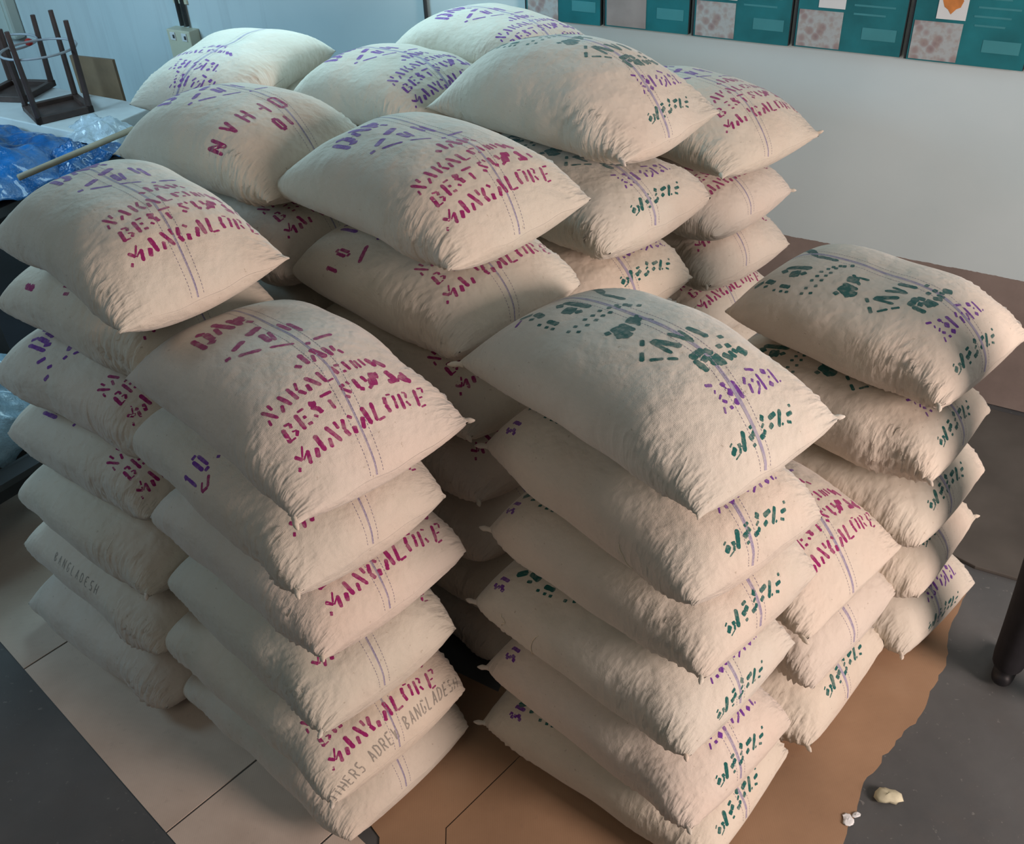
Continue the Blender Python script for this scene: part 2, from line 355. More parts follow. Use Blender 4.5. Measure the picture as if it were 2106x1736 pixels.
# ------------------------------------------------------------------ sack geometry
NS,NC=76,104
PER=1.38
def sack_grid(L=.9,W=.57,T=.27,top=0.0,seed=0,folds=1.0,droop=.12,lump=1.0):
    """grid of points [NS,NC,3], normals, cloth S[NS] (0 at front seam). x=front, y=left, z up"""
    rg=np.random.RandomState(seed)
    k=np.linspace(0,1,NS); t=np.cos(np.pi*k); t=.55*t+.45*(1-2*k)        # front(+1) -> back(-1)
    t=t/abs(t[0]); at=np.abs(t)
    q=max(0,1-top)
    hu=T/2*(1-at**(4.2-1.3*top+1.3*q))**(1/(1.9-.35*top+.15*q))*(1+.22*top)+.004
    hl=T/2*(1-at**(4.2+1.3*q))**(1/(1.9+.15*q))+.004
    wm=W/2
    w=wm*(1+.012*q*(1-at**2))*(1+.02*at**10-(.012+.075*q)*at**16)+.004*(at>.985)
    n=2.75-.35*top-(.95-.2*top)*at**5
    zm=-T*droop*at**2.6*(1+.5*top)
    # asymmetric lumps of the filling
    ph=rg.uniform(0,6.28,24); A=rg.uniform(.5,1,24)
    th=np.linspace(0,2*np.pi,401)
    P=np.zeros((NS,NC,3))
    for i in range(NS):
        c,s=np.cos(th),np.sin(th)
        y=w[i]*np.sign(c)*np.abs(c)**(2/n[i]); h=np.where(s>=0,hu[i],hl[i]); z=h*np.sign(s)*np.abs(s)**(2/n[i])
        d=np.hypot(np.diff(y),np.diff(z)); a=np.concatenate([[0],np.cumsum(d)]); 
        # keep the two side points on the folds: top half 0..200, bottom half 200..400
        q=np.linspace(0,1,NC//2,endpoint=False)
        for off,(lo,hi) in enumerate(((0,200),(200,400))):
            aa=a[lo:hi+1]; u=(aa-aa[0])/(aa[-1]-aa[0])
            P[i,off*NC//2:(off+1)*NC//2,1]=np.interp(q,u,y[lo:hi+1]); P[i,off*NC//2:(off+1)*NC//2,2]=np.interp(q,u,z[lo:hi+1])
        yy=P[i,:,1]/w[i]
        P[i,:,0]=L/2*t[i]*(1+.012*at[i]**5*(1-yy**2))
        P[i,:,2]+=zm[i]+ .0*yy
    # seam end waviness
    N=normals(P)
    x,y,z=P[...,0],P[...,1],P[...,2]
    d=np.zeros(x.shape)
    for m,(f,amp) in enumerate([(7,.0065),(13,.0036),(24,.0017),(38,.0009)]):
        for r in range(3):
            a=ph[m*3+r]; b=ph[12+m*3+r]
            d+=amp*.6*np.sin(f*(x*np.cos(a)+y*np.sin(a)+.7*z*np.cos(b))+b*3)
    d*=lump*(1-.75*at[:,None]**6)
    # gathered folds on the long sides close to each corner
    side=np.exp(-((np.abs(y)/wm-1.0)/.30)**2)
    for sx in (1,-1):
        for sy in (1,-1):
            st=folds*rg.uniform(.45,1.15)*(1.25 if sx>0 else .55)
            p0,p1,p2=rg.uniform(0,6.28,3)
            lam=rg.uniform(.040,.055)
            xx=x*sx+.35*(wm-np.abs(y))+.12*z*rg.uniform(-1,1)
            yz=z*rg.uniform(2,5)+xx
            wv=np.sin(2*np.pi*xx/lam+p0+2.0*np.sin(11*xx+p1+4*z)+1.1*np.sin(29*z+p2))
            wv=(1-1.6*np.abs(wv)**.8)*(.55+.65*np.sin(23*yz+p2)*np.sin(37*xx+p1))
            wv+=.8*np.sin(19*xx+p1*2+6*z)
            m=side*((y*sy)>0)*np.exp(-((x*sx-.36*L)/(.15*L))**2)
            d+=.0085*st*m*wv
    P=P+N*d[...,None]
    # drawn-in folds on the end faces, thin seam lip
    for e in (0,-1):
        yy=P[e,:,1]
        P[e,:,2]+=.004*np.sin(yy*19+ph[3])+.003*np.sin(yy*41+ph[5])
    N=normals(P)
    S=np.concatenate([[0],np.cumsum(np.linalg.norm(np.diff(P[:,NC//4],axis=0),axis=1))])
    return P,N,S
def normals(P):
    du=np.empty_like(P); du[1:-1]=P[2:]-P[:-2]; du[0]=P[1]-P[0]; du[-1]=P[-1]-P[-2]
    dv=np.roll(P,-1,1)-np.roll(P,1,1)
    N=np.cross(du,dv); l=np.linalg.norm(N,axis=2,keepdims=True); N=N/np.maximum(l,1e-9)
    return N
def cloth(P,N,S,s,c,off=.0012):
    """map cloth coordinates (s from front seam, c across: + = left) to points"""
    s=np.asarray(s,float); c=np.asarray(c,float)
    i=np.interp(s,S,np.arange(NS)); j=(.25-c/PER)*NC
    i=np.clip(i,0,NS-1.001); i0=i.astype(int); fi=(i-i0)[...,None]
    j0=np.floor(j).astype(int); fj=(j-j0)[...,None]; j1=(j0+1)%NC; j0=j0%NC
    def g(A): return (A[i0,j0]*(1-fi)*(1-fj)+A[i0+1,j0]*fi*(1-fj)+A[i0,j1]*(1-fi)*fj+A[i0+1,j1]*fi*fj)
    n=g(N); n/=np.linalg.norm(n,axis=-1,keepdims=True)+1e-9
    return g(P)+n*off

LAY={
'A1':[-0.7521,2.2365,0.1051,-0.7541,0.9523,0.5878],
'A2':[-0.7468,2.2154,0.3753,-0.789,0.98,0.5837],
'A3':[-0.7122,2.2368,0.6455,-0.8122,0.8981,0.5535],
'A4':[-0.6825,2.2874,0.9157,-0.7832,0.9088,0.582],
'A5':[-0.7083,2.2941,1.1859,-0.8288,0.9565,0.53],
'A6':[-0.6254,2.2562,1.4561,-0.8486,0.9095,0.5411],
'B1':[0.353,2.0375,0.1051,-0.7211,0.9108,0.5723],
'B2':[0.3449,2.012,0.3753,-0.8323,0.8635,0.5414],
'B3':[0.3355,2.0824,0.6455,-0.8125,0.859,0.5701],
'B4':[0.3877,2.125,0.9157,-0.8428,0.8435,0.5663],
'B5':[0.3699,2.1412,1.1859,-0.9419,0.8656,0.53],
'B6':[0.3531,2.2045,1.4561,-0.903,0.919,0.543],
'C1':[-1.5178,2.7599,0.1051,-0.6756,0.9138,0.5571],
'C2':[-1.467,2.7959,0.3753,-0.7254,0.9353,0.5518],
'C3':[-1.4134,2.8012,0.6455,-0.7211,0.8709,0.5463],
'C4':[-1.38,2.8589,0.9157,-0.6722,0.84,0.539],
'C5':[-1.3152,2.8424,1.1859,-0.6398,0.84,0.5323],
'C6':[-1.228,2.8619,1.4561,-0.6519,0.84,0.53],
'C7':[-1.1129,2.7123,1.7263,-0.8051,0.8532,0.53],
'D1':[-0.2333,2.9165,0.1051,-0.7639,0.9,0.57],
'D2':[-0.2393,2.9201,0.3753,-0.8244,0.9,0.57],
'D3':[-0.2331,2.9035,0.6455,-0.8214,0.9,0.57],
'D4':[-0.2435,2.8981,0.9157,-0.7989,0.9108,0.572],
'D5':[-0.2497,2.9013,1.1859,-0.8088,0.9117,0.573],
'D6':[-0.2437,2.9345,1.4561,-0.7969,0.84,0.5912],
'D7':[-0.2451,2.9964,1.7263,-0.8021,0.904,0.6068],
'E1':[-0.9145,3.4936,0.1051,-0.663,0.9,0.57],
'E2':[-0.9246,3.4749,0.3753,-0.6611,0.9,0.57],
'E3':[-0.9146,3.4864,0.6455,-0.6726,0.9,0.57],
'E4':[-0.9116,3.4807,0.9157,-0.6548,0.9,0.57],
'E5':[-0.9088,3.4754,1.1859,-0.6747,0.9,0.57],
'E6':[-0.9151,3.4876,1.4561,-0.6844,0.9,0.57],
'E7':[-0.9152,3.4831,1.7263,-0.6647,0.84,0.5518],
'F1':[-0.4215,4.2512,0.098,-0.6824,0.9,0.57],
'F2':[-0.4261,4.2515,0.354,-0.7387,0.9,0.57],
'F3':[-0.4229,4.2406,0.61,-0.6805,0.9,0.57],
'F4':[-0.4245,4.2562,0.866,-0.7207,0.9,0.57],
'F5':[-0.4131,4.246,1.122,-0.7275,0.9,0.57],
'F6':[-0.4211,4.2565,1.378,-0.6851,0.9,0.57],
'F7':[-0.4228,4.2482,1.634,-0.714,0.8,0.573],
'G1':[0.2436,3.5699,0.1051,-0.8664,0.9,0.57],
'G2':[0.2539,3.5748,0.3753,-0.8691,0.9,0.57],
'G3':[0.2475,3.5514,0.6455,-0.8513,0.9,0.57],
'G4':[0.2342,3.5742,0.9157,-0.8473,0.9,0.57],
'G5':[0.2299,3.5199,1.1859,-0.9342,0.936,0.5838],
'G6':[0.2617,3.5825,1.4561,-0.8262,0.9435,0.62],
'G7':[0.2897,3.7173,1.7263,-0.7663,0.9682,0.6007],
'H1':[0.8286,4.2472,0.1051,-0.8491,0.9,0.57],
'H2':[0.81,4.2302,0.3753,-0.8704,0.9,0.57],
'H3':[0.8099,4.246,0.6455,-0.8858,0.9,0.57],
'H4':[0.8255,4.2626,0.9157,-0.9121,0.9405,0.5972],
'H5':[0.7716,4.1963,1.1859,-0.8199,0.9523,0.62],
'H6':[0.8333,4.1955,1.4561,-0.9033,0.9659,0.62],
'I1':[0.0177,4.6451,0.101,-0.7859,0.9,0.57],
'I2':[0.0093,4.6606,0.363,-0.7621,0.9,0.57],
'I3':[0.0157,4.6576,0.625,-0.8285,0.9,0.57],
'I4':[0.0163,4.6462,0.887,-0.7845,0.9,0.57],
'I5':[0.0121,4.6615,1.149,-0.8298,0.9,0.57],
'I6':[0.006,4.6595,1.411,-0.7925,0.9,0.57],
'I7':[0.0154,4.6551,1.673,-0.7937,0.8985,0.5652],
'J1':[-1.1683,4.6082,0.1075,4.359,0.9,0.57],
'J2':[-1.1626,4.6002,0.3825,4.3941,0.9,0.57],
'J3':[-1.166,4.5916,0.6575,4.3492,0.9,0.57],
'J4':[-1.1612,4.5964,0.9325,4.3351,0.9,0.57],
'J5':[-1.1707,4.5974,1.2075,4.3695,0.9,0.57],
'J6':[-1.1715,4.5943,1.4825,4.353,0.9,0.57],
'J7':[-1.17,4.6,1.665,4.36,0.88,0.57],
'K1':[1.3165,2.8248,0.1051,-0.8758,0.8887,0.5552],
'K2':[1.2729,2.849,0.3753,-0.7566,0.882,0.5651],
'K3':[1.2325,2.8321,0.6455,-0.7898,0.8781,0.577],
'K4':[1.2074,2.8449,0.9157,-0.7636,0.8715,0.53],
'K5':[1.2841,2.9084,1.1859,-0.8641,0.84,0.5871],
'L1':[0.8198,2.4728,0.1051,-0.7575,0.9039,0.62],
'L2':[0.8367,2.5219,0.3753,-0.825,0.9018,0.606],
'L3':[0.7835,2.4928,0.6455,-0.8489,0.8996,0.5625],
}

PRN={
'MANG':[[177,-179,153,-200,5],[168,-214,148,-203,10],[160,-176,127,-194,10],[139,-223,130,-232,7],[146,-202,157,-181,4],[179,-136,131,-139,13],[151,-153,128,-167,12],[181,-99,129,-84,12],[181,-70,159,-70,9],[152,-108,128,-118,10],[176,-45,149,-58,11],[149,-58,129,-53,12],[177,-28,166,-19,9],[146,-28,126,-34,13],[180,21,128,23,13],[157,9,127,-6,12],[180,53,129,43,11],[129,48,130,72,6],[179,99,158,92,11],[158,92,134,95,11],[175,126,158,125,9],[158,125,136,120,9],[182,107,180,121,4],[174,146,127,142,10],[175,158,170,169,5],[170,169,155,163,7],[147,158,131,166,7],[174,200,121,194,10],[174,212,175,230,5],[173,230,159,225,6],[145,205,147,218,4],[118,199,121,218,5]],
'BEST':[[242,-184,201,-193,11],[246,-176,242,-160,6],[241,-161,229,-166,8],[221,-171,216,-159,4],[215,-158,204,-170,8],[204,-188,203,-174,4],[252,-136,204,-141,11],[253,-127,253,-108,6],[234,-121,229,-121,9],[210,-127,209,-114,8],[255,-91,247,-73,14],[245,-91,233,-80,12],[237,-79,216,-76,13],[222,-99,213,-92,8],[256,-54,255,-19,8],[238,-40,208,-41,9],[255,7,256,22,9],[250,7,226,26,9],[226,4,216,14,9],[262,31,250,35,6],[261,52,227,53,11],[227,53,220,64,12],[260,77,238,83,10],[252,97,246,125,21],[236,86,227,111,23],[224,92,216,77,9],[253,151,214,167,16],[217,141,214,176,14],[226,179,201,210,20],[239,193,217,201,12]],
'NAKA':[[318,-189,273,-169,9],[322,-166,301,-166,7],[287,-190,270,-195,6],[323,-134,280,-122,11],[295,-141,275,-151,8],[327,-103,282,-100,10],[329,-77,304,-87,7],[302,-85,283,-74,10],[327,-50,284,-29,11],[306,-57,283,-60,10],[326,-15,285,-11,10],[285,-11,286,10,5],[322,25,292,31,11],[322,35,317,49,8],[324,61,290,67,9],[295,50,290,50,9],[319,83,286,86,7],[314,92,284,97,7],[314,105,286,112,7],[308,122,275,139,13],[297,141,266,164,13],[410,-12,362,-10,13],[378,-43,363,-31,12],[409,21,357,39,15],[386,14,359,6,9],[396,49,354,57,11],[390,71,365,69,9],[366,78,348,84,7]],
'TRI':[[624,0,602,-49,23],[585,-68,564,-112,18],[548,-128,551,-145,12],[533,-114,499,-63,12],[490,-45,457,8,9],[439,53,435,106,12],[437,28,430,39,11],[577,-24,514,-28,17],[572,-3,509,-15,10],[593,37,526,39,12],[573,55,497,57,12],[745,-148,653,-145,16],[756,-129,736,-109,16],[736,-109,675,-112,19],[675,-112,664,-128,24],[766,-72,680,-44,19],[735,-78,682,-86,14],[751,-33,679,-21,17],[741,-13,695,-8,16],[688,-4,665,5,12],[743,0,712,1,11]],
'G1':[[118,-113,113,-126,4],[105,-111,92,-133,13],[108,-94,97,-96,13],[97,-96,85,-107,7],[85,-107,79,-131,3],[127,-59,82,-90,14],[125,-13,122,-33,8],[111,-17,103,-35,13],[103,-35,99,-52,14],[82,-40,80,-53,8],[133,34,120,21,13],[113,24,106,8,6],[98,18,89,7,10],[89,7,86,-14,12],[121,83,116,50,12],[101,56,94,37,11],[124,105,85,74,12],[89,96,85,88,5],[103,147,102,121,10],[87,112,80,129,8],[123,149,120,149,9]],
'P1':[[270,-58,260,-40,9],[252,-13,245,-13,13],[245,-13,233,-13,4],[247,-44,238,-52,4],[229,-39,221,-53,5],[229,-2,214,-18,16],[213,-40,206,-48,12],[197,-16,189,-10,17],[191,-39,185,-39,10],[199,-58,183,-69,5],[246,18,191,13,12],[257,84,245,111,9],[238,62,220,46,8],[225,83,216,75,7],[217,61,190,51,9],[214,95,196,87,8],[196,87,181,66,6],[233,107,182,103,9],[240,141,224,133,16],[235,161,187,161,8],[214,147,209,140,5],[197,129,186,139,15],[193,178,188,171,4]],
'G2':[[352,-22,358,31,22],[343,-19,297,-16,19],[358,31,333,40,18],[340,6,323,12,24],[331,32,299,22,28],[303,27,301,55,20],[331,44,305,47,15],[349,77,342,77,16],[341,103,335,103,17],[321,64,296,81,19],[322,89,296,94,13],[322,122,295,138,27],[323,103,308,112,14],[485,-57,468,-74,11],[453,-90,430,-113,11],[419,-98,397,-72,10],[390,-65,371,-46,10],[466,-48,396,-42,12],[465,-44,399,-5,19],[459,6,393,33,14],[450,36,400,35,10],[448,63,386,78,18],[379,110,365,110,17],[586,-86,569,-92,16],[587,-58,519,-67,33],[578,-61,531,-83,24],[587,-36,531,-39,18],[593,-7,556,8,36],[592,27,540,-14,11],[569,21,532,30,12],[849,-112,804,-121,23],[775,-128,735,-124,17],[823,-56,809,-39,31],[776,-61,753,-53,41],[742,-57,730,-39,18],[827,-23,729,-10,26],[1071,300,774,81,25],[774,81,688,82,18],[678,-141,681,-130,11],[678,-115,683,-104,11],[683,-76,689,-64,12],[681,-49,688,-37,12],[685,-20,692,-7,12],[677,7,684,21,12],[671,28,679,43,12],[656,46,665,62,12],[650,-128,655,-118,11],[654,-94,660,-82,11],[655,-62,661,-49,11],[658,-34,664,-21,11],[655,-10,662,3,11],[659,25,666,39,12],[643,50,651,66,12],[623,66,632,83,12],[866,-139,883,-121,39],[827,-147,832,-136,16],[782,-156,785,-146,11],[754,-154,757,-144,11],[732,-151,735,-141,11]],
}

T0 = .27
CT = dict(G7=.30, J7=.215, J=.275, F=.256, I=.262)          # flatter sacks in these stacks
DOME = dict(G7=1.55, K5=.35, F7=.7, I7=.7, J7=.6)
def shape_of(name):
    c, k = name[0], int(name[1]); return CT.get(name, CT.get(c, T0)), (DOME.get(name, 1.0) if TOPN[c] == k else 0.0)
TOPN = dict(A=6, B=6, C=7, D=7, G=7, H=6, K=5, L=3, E=7, F=7, I=7, J=7)
# stroke letters for the small black print
F5 = {'O': [(0,0,0,1),(0,1,.6,1),(.6,1,.6,0),(.6,0,0,0)], 'T': [(0,1,.7,1),(.35,.85,.35,0)], 'H': [(0,0,0,1),(.6,0,.6,1),(.1,.5,.5,.5)], 'E': [(0,0,0,1),(.1,1,.55,1),(.1,.5,.45,.5),(.1,0,.55,0)],
 'R': [(0,0,0,1),(.1,1,.5,.95),(.5,.95,.5,.55),(.5,.5,.1,.5),(.25,.45,.6,0)], 'S': [(.55,1,.05,.95),(.05,.95,.05,.6),(.05,.55,.55,.45),(.55,.4,.55,.05),(.55,0,0,.05)], 'A': [(0,0,.3,1),(.3,1,.6,0),(.15,.35,.45,.35)],
 'D': [(0,0,0,1),(.1,1,.55,.8),(.55,.8,.55,.2),(.55,.2,.1,0)], 'W': [(0,1,.15,0),(.15,0,.35,.7),(.35,.7,.55,0),(.55,0,.7,1)], 'B': [(0,0,0,1),(.1,1,.5,.8),(.5,.8,.1,.5),(.1,.5,.55,.25),(.55,.25,.1,0)],
 'V': [(0,1,.3,0),(.3,0,.6,1)], 'N': [(0,0,0,1),(0,1,.6,0),(.6,0,.6,1)], 'G': [(.55,.9,.1,1),(.05,.9,.05,.1),(.1,0,.55,.1),(.55,.15,.55,.45),(.55,.45,.35,.45)], 'L': [(0,0,0,1),(.05,0,.5,0)], 'I': [(.2,0,.2,1)],
 '1': [(.2,0,.2,1),(.2,1,.05,.8)], '0': [(.05,.1,.05,.9),(.1,1,.5,1),(.55,.9,.55,.1),(.5,0,.1,0)], '5': [(.05,1,.55,1),(.05,.95,.05,.6),(.1,.55,.5,.5),(.55,.45,.5,.05),(.45,0,0,.05)], '.': [(.1,.0,.2,.05)], 'K': [(0,0,0,1),(.1,.5,.55,1),(.2,.5,.6,0)]}
def word(txt, s0, c0, h, w, adv=None, slope=0, jit=None):
    """word in cloth coordinates: grows towards +c, letter tops away from the front seam"""
    out = []; x = 0
    for ch in txt:
        for (x0, y0, x1, y1) in F5.get(ch, []):
            out.append(((s0 + y0*h + (x + x0*h*.62)*slope)*1000, (c0 + x + x0*h*.62)*1000, (s0 + y1*h + (x + x1*h*.62)*slope)*1000, (c0 + x + x1*h*.62)*1000, w*1000))
        x += adv if adv else h*.62
    return out
def strokes_for(name):
    """[(material index, strokes, ds, dc, wscale)]"""
    c, k = name[0], int(name[1]); r = random.Random(name); R_ = []
    def mag(ds, dc, tri=2):
        for key in ('MANG', 'BEST', 'NAKA'): R_.append((2 if name in ('F7', 'I7') else 1, PRN[key], ds, dc, 1.0))
        R_.append((tri, PRN['TRI'], ds, dc, 1.0))
    def grn(ds, dc):
        R_.append((3, PRN['G1'], ds, dc, 1.0)); R_.append((2, PRN['P1'], ds, dc, 1.0)); R_.append((3, PRN['G2'], ds, dc, 1.0))
    spec = dict(A6=(0, 0), A5=(.03, .02), A4=(-.02, .02), A3=(.055, .03), A2=(-.02, -.015), C7=(.03, .06), C6=(.0, .0), C5=(.01, -.03), C4=(-.03, -.04), D7=(.0, -.02), D6=(.045, .02), D5=(.03, 0), D4=(.02, .02),
                H6=(.05, .06), H5=(.05, 0), H4=(.06, 0), H3=(.0, 0), L3=(.02, .03), E6=(.0, .03), F7=(.0, 0), I7=(0, 0), G4=(0, 0))
    if name in spec: mag(*spec[name], tri=1 if name in ('A6', 'E6') else 2)
    gs = dict(B6=(0, 0), B5=(.0, .0), B4=(-.02, -.035), B3=(-.055, -.035), B2=(-.03, -.01), B1=(-.015, -.06), G7=(.0, .03), G6=(.0, .0), G5=(.01, .06), K5=(-.01, -.07), K4=(.0, -.05), K3=(.0, -.03), K2=(.05, 0), K1=(-.07, 0), L1=(.01, .0))
    if name in gs: grn(*gs[name])
    if name == 'J7': R_.append((2, PRN['P1'], .0, -.06, 1.1)); R_.append((2, PRN['NAKA'], .04, -.04, 1)); R_.append((2, [(q[0]-120, q[1], q[2]-120, q[3], q[4]) for q in PRN['P1']], .02, -.02, 1.0))
    if name == 'A5': R_.append((2, word('10.', .55, -.29, .068, .011, .052), 0, 0, 1)); R_.append((1, [(530, -235, 505, -262, 9), (505, -262, 520, -285, 9), (520, -285, 535, -262, 7)], 0, 0, 1))
    if name == 'D6': R_.append((1, word('10', .63, -.29, .06, .012, .06), 0, 0, 1)); R_.append((1, [(560, -230, 600, -160, 14)], 0, 0, 1))
    if name == 'C6': R_.append((1, word('B', .68, -.24, .055, .014), 0, 0, 1)); R_.append((1, [(520, -215, 495, -210, 13), (545, -190, 520, -185, 13)], 0, 0, 1))
    if name == 'C5': R_.append((2, [(655, -225, 635, -195, 15), (590, -270, 575, -245, 13), (600, -225, 585, -210, 12)], 0, 0, 1))
    if name == 'E7':
        R_.append((2, PRN['TRI'], .02, 0, 1.0)); R_.append((1, word('NVHHO', .285, -.27, .07, .0105, .072), 0, 0, 1)); R_.append((1, word('OI', .20, -.06, .05, .013, .045), 0, 0, 1))
    if name in ('B5', 'B4', 'B3', 'B1', 'B2'): R_.append((2, word('51', .84, -.25, .045, .013, .035), 0, 0, 1))
    if name == 'B6': R_.append((2, [(855, -185, 870, -150, 9)], 0, 0, 1))
    if name == 'A2': R_.append((4, word('OTHERS ADREW BANGLADESH', .020, -.34, .045, .0048, .0285, .05), 0, 0, 1))
    if name == 'C2': R_.append((4, [(720-q[1], q[0]-285, 720-q[3], q[2]-285, q[4]) for q in word('BANGLADESH', 0, 0, .036, .0036, .031)], 0, 0, 1))
    # woven stripe down the middle with stitched lines each side
    c0 = r.uniform(-.012, .018) if name not in ('A6', 'B6') else 0
    cc = lambda s_: (c0 - .040 + .065*min(1, s_/330.))*1000
    st = []; 
    n = 26
    for q in range(n): st.append((q*1060/n, cc(q*1060/n), (q+1)*1060/n, cc((q+1)*1060/n), 6.5 if c in 'ACDEH' else 12))
    R_.append((5, st, 0, 0, 1))
    th = []
    for sgn in (-1, 1):
        q = 0
        while q < 1050: th.append((q, cc(q)+sgn*24, q+6, cc(q+6)+sgn*24, 1.8)); q += 10
    th += [(q, cc(q)+1.5, q+9, cc(q+9)+1.5, 2.4) for q in range(0, 1050, 12)]
    R_.append((6, th, 0, 0, 1))
    return R_
def decal(P, N, S, st, off, ds, dc, ws, taper, idx):
    """one ink stroke as a small strip of quads lying on the cloth"""
    s0, c0, s1, c1, w_ = [v/1000. for v in st]; s0 += ds; s1 += ds; c0 += dc; c1 += dc; w_ = max(w_*ws, .0016); w_ = w_*1.0+.0006 if taper else w_
    smax = S[-1]-.004
    if min(s0, s1) < .004 or max(s0, s1) > smax:
        if max(s0, s1) < .008 or min(s0, s1) > smax-.004: return None
        s0 = min(max(s0, .004), smax); s1 = min(max(s1, .004), smax)
    Ln = math.hypot(s1-s0, c1-c0)
    if Ln < w_*.6:      # blob
        d = (1, 0) if Ln < 1e-4 else ((s1-s0)/Ln, (c1-c0)/Ln); m_ = ((s0+s1)/2, (c0+c1)/2); h = w_*.45; s0, c0, s1, c1 = m_[0]-d[0]*h, m_[1]-d[1]*h, m_[0]+d[0]*h, m_[1]+d[1]*h; Ln = 2*h
    nx, ny = -(c1-c0)/Ln, (s1-s0)/Ln
    n = max(2, int(math.ceil(Ln/.008))+1); m = 5 if w_ > .008 else 3
    t = np.linspace(0, 1, n)
    if taper:
        t = np.concatenate([[0, .05], t*.78+.11, [.95, 1]]); n = len(t); prof = np.ones(n); prof[0] = prof[-1] = .35; prof[1] = prof[-2] = .78
        rg = np.random.RandomState(idx); prof *= 1+rg.uniform(-.12, .12, n)
    else: prof = np.ones(n)
    q = np.linspace(-.5, .5, m)
    ss = (s0+(s1-s0)*t)[:, None] + nx*w_*q[None]*prof[:, None]; cc = (c0+(c1-c0)*t)[:, None] + ny*w_*q[None]*prof[:, None]
    ss = np.clip(ss, .002, S[-1]-.002)
    V = cloth(P, N, S, ss, cc, off).reshape(-1, 3)
    I = np.arange(n*m).reshape(n, m)
    Q = np.stack([I[:-1, :-1], I[1:, :-1], I[1:, 1:], I[:-1, 1:]], -1).reshape(-1, 4)
    # orientation outwards
    a_, b_, c_ = V[Q[0, 0]], V[Q[0, 1]], V[Q[0, 3]]
    cn = np.cross(b_-a_, c_-a_); nn = cloth(P, N, S, ss[0, 0], cc[0, 0], off+.01) - cloth(P, N, S, ss[0, 0], cc[0, 0], off)
    if cn @ nn < 0: Q = Q[:, ::-1]
    return V, Q, np.stack([ss.ravel(), cc.ravel()], -1)
ORD = {1: 'top', 2: 'second', 3: 'third', 4: 'fourth', 5: 'fifth', 6: 'sixth', 7: 'seventh'}
STK = dict(A='the left front stack', B='the right front stack', C='the leftmost stack', D='the centre stack', E='the stack behind leftmost',
           F='the stack behind centre', G='the tall back stack', H='the stack beside the wall', I='the stack under the boards',
           J='the crosswise stack', K='the far right stack', L='the lowest stack')
def look(name):
    if name in ('F7', 'I7'): return 'jute sack with purple letters'
    c = name[0]; ms = {m for m, *_ in strokes_for(name)}
    if name == 'A2': return 'jute sack with magenta and slanted black text'
    if name == 'C2': return 'jute sack with faint black lettering'
    if 3 in ms: return 'green-printed jute sack'
    if 1 in ms: return 'jute sack with magenta letters'
    if name == 'J7': return 'jute sack with purple script'
    return 'blue-striped plain jute sack'
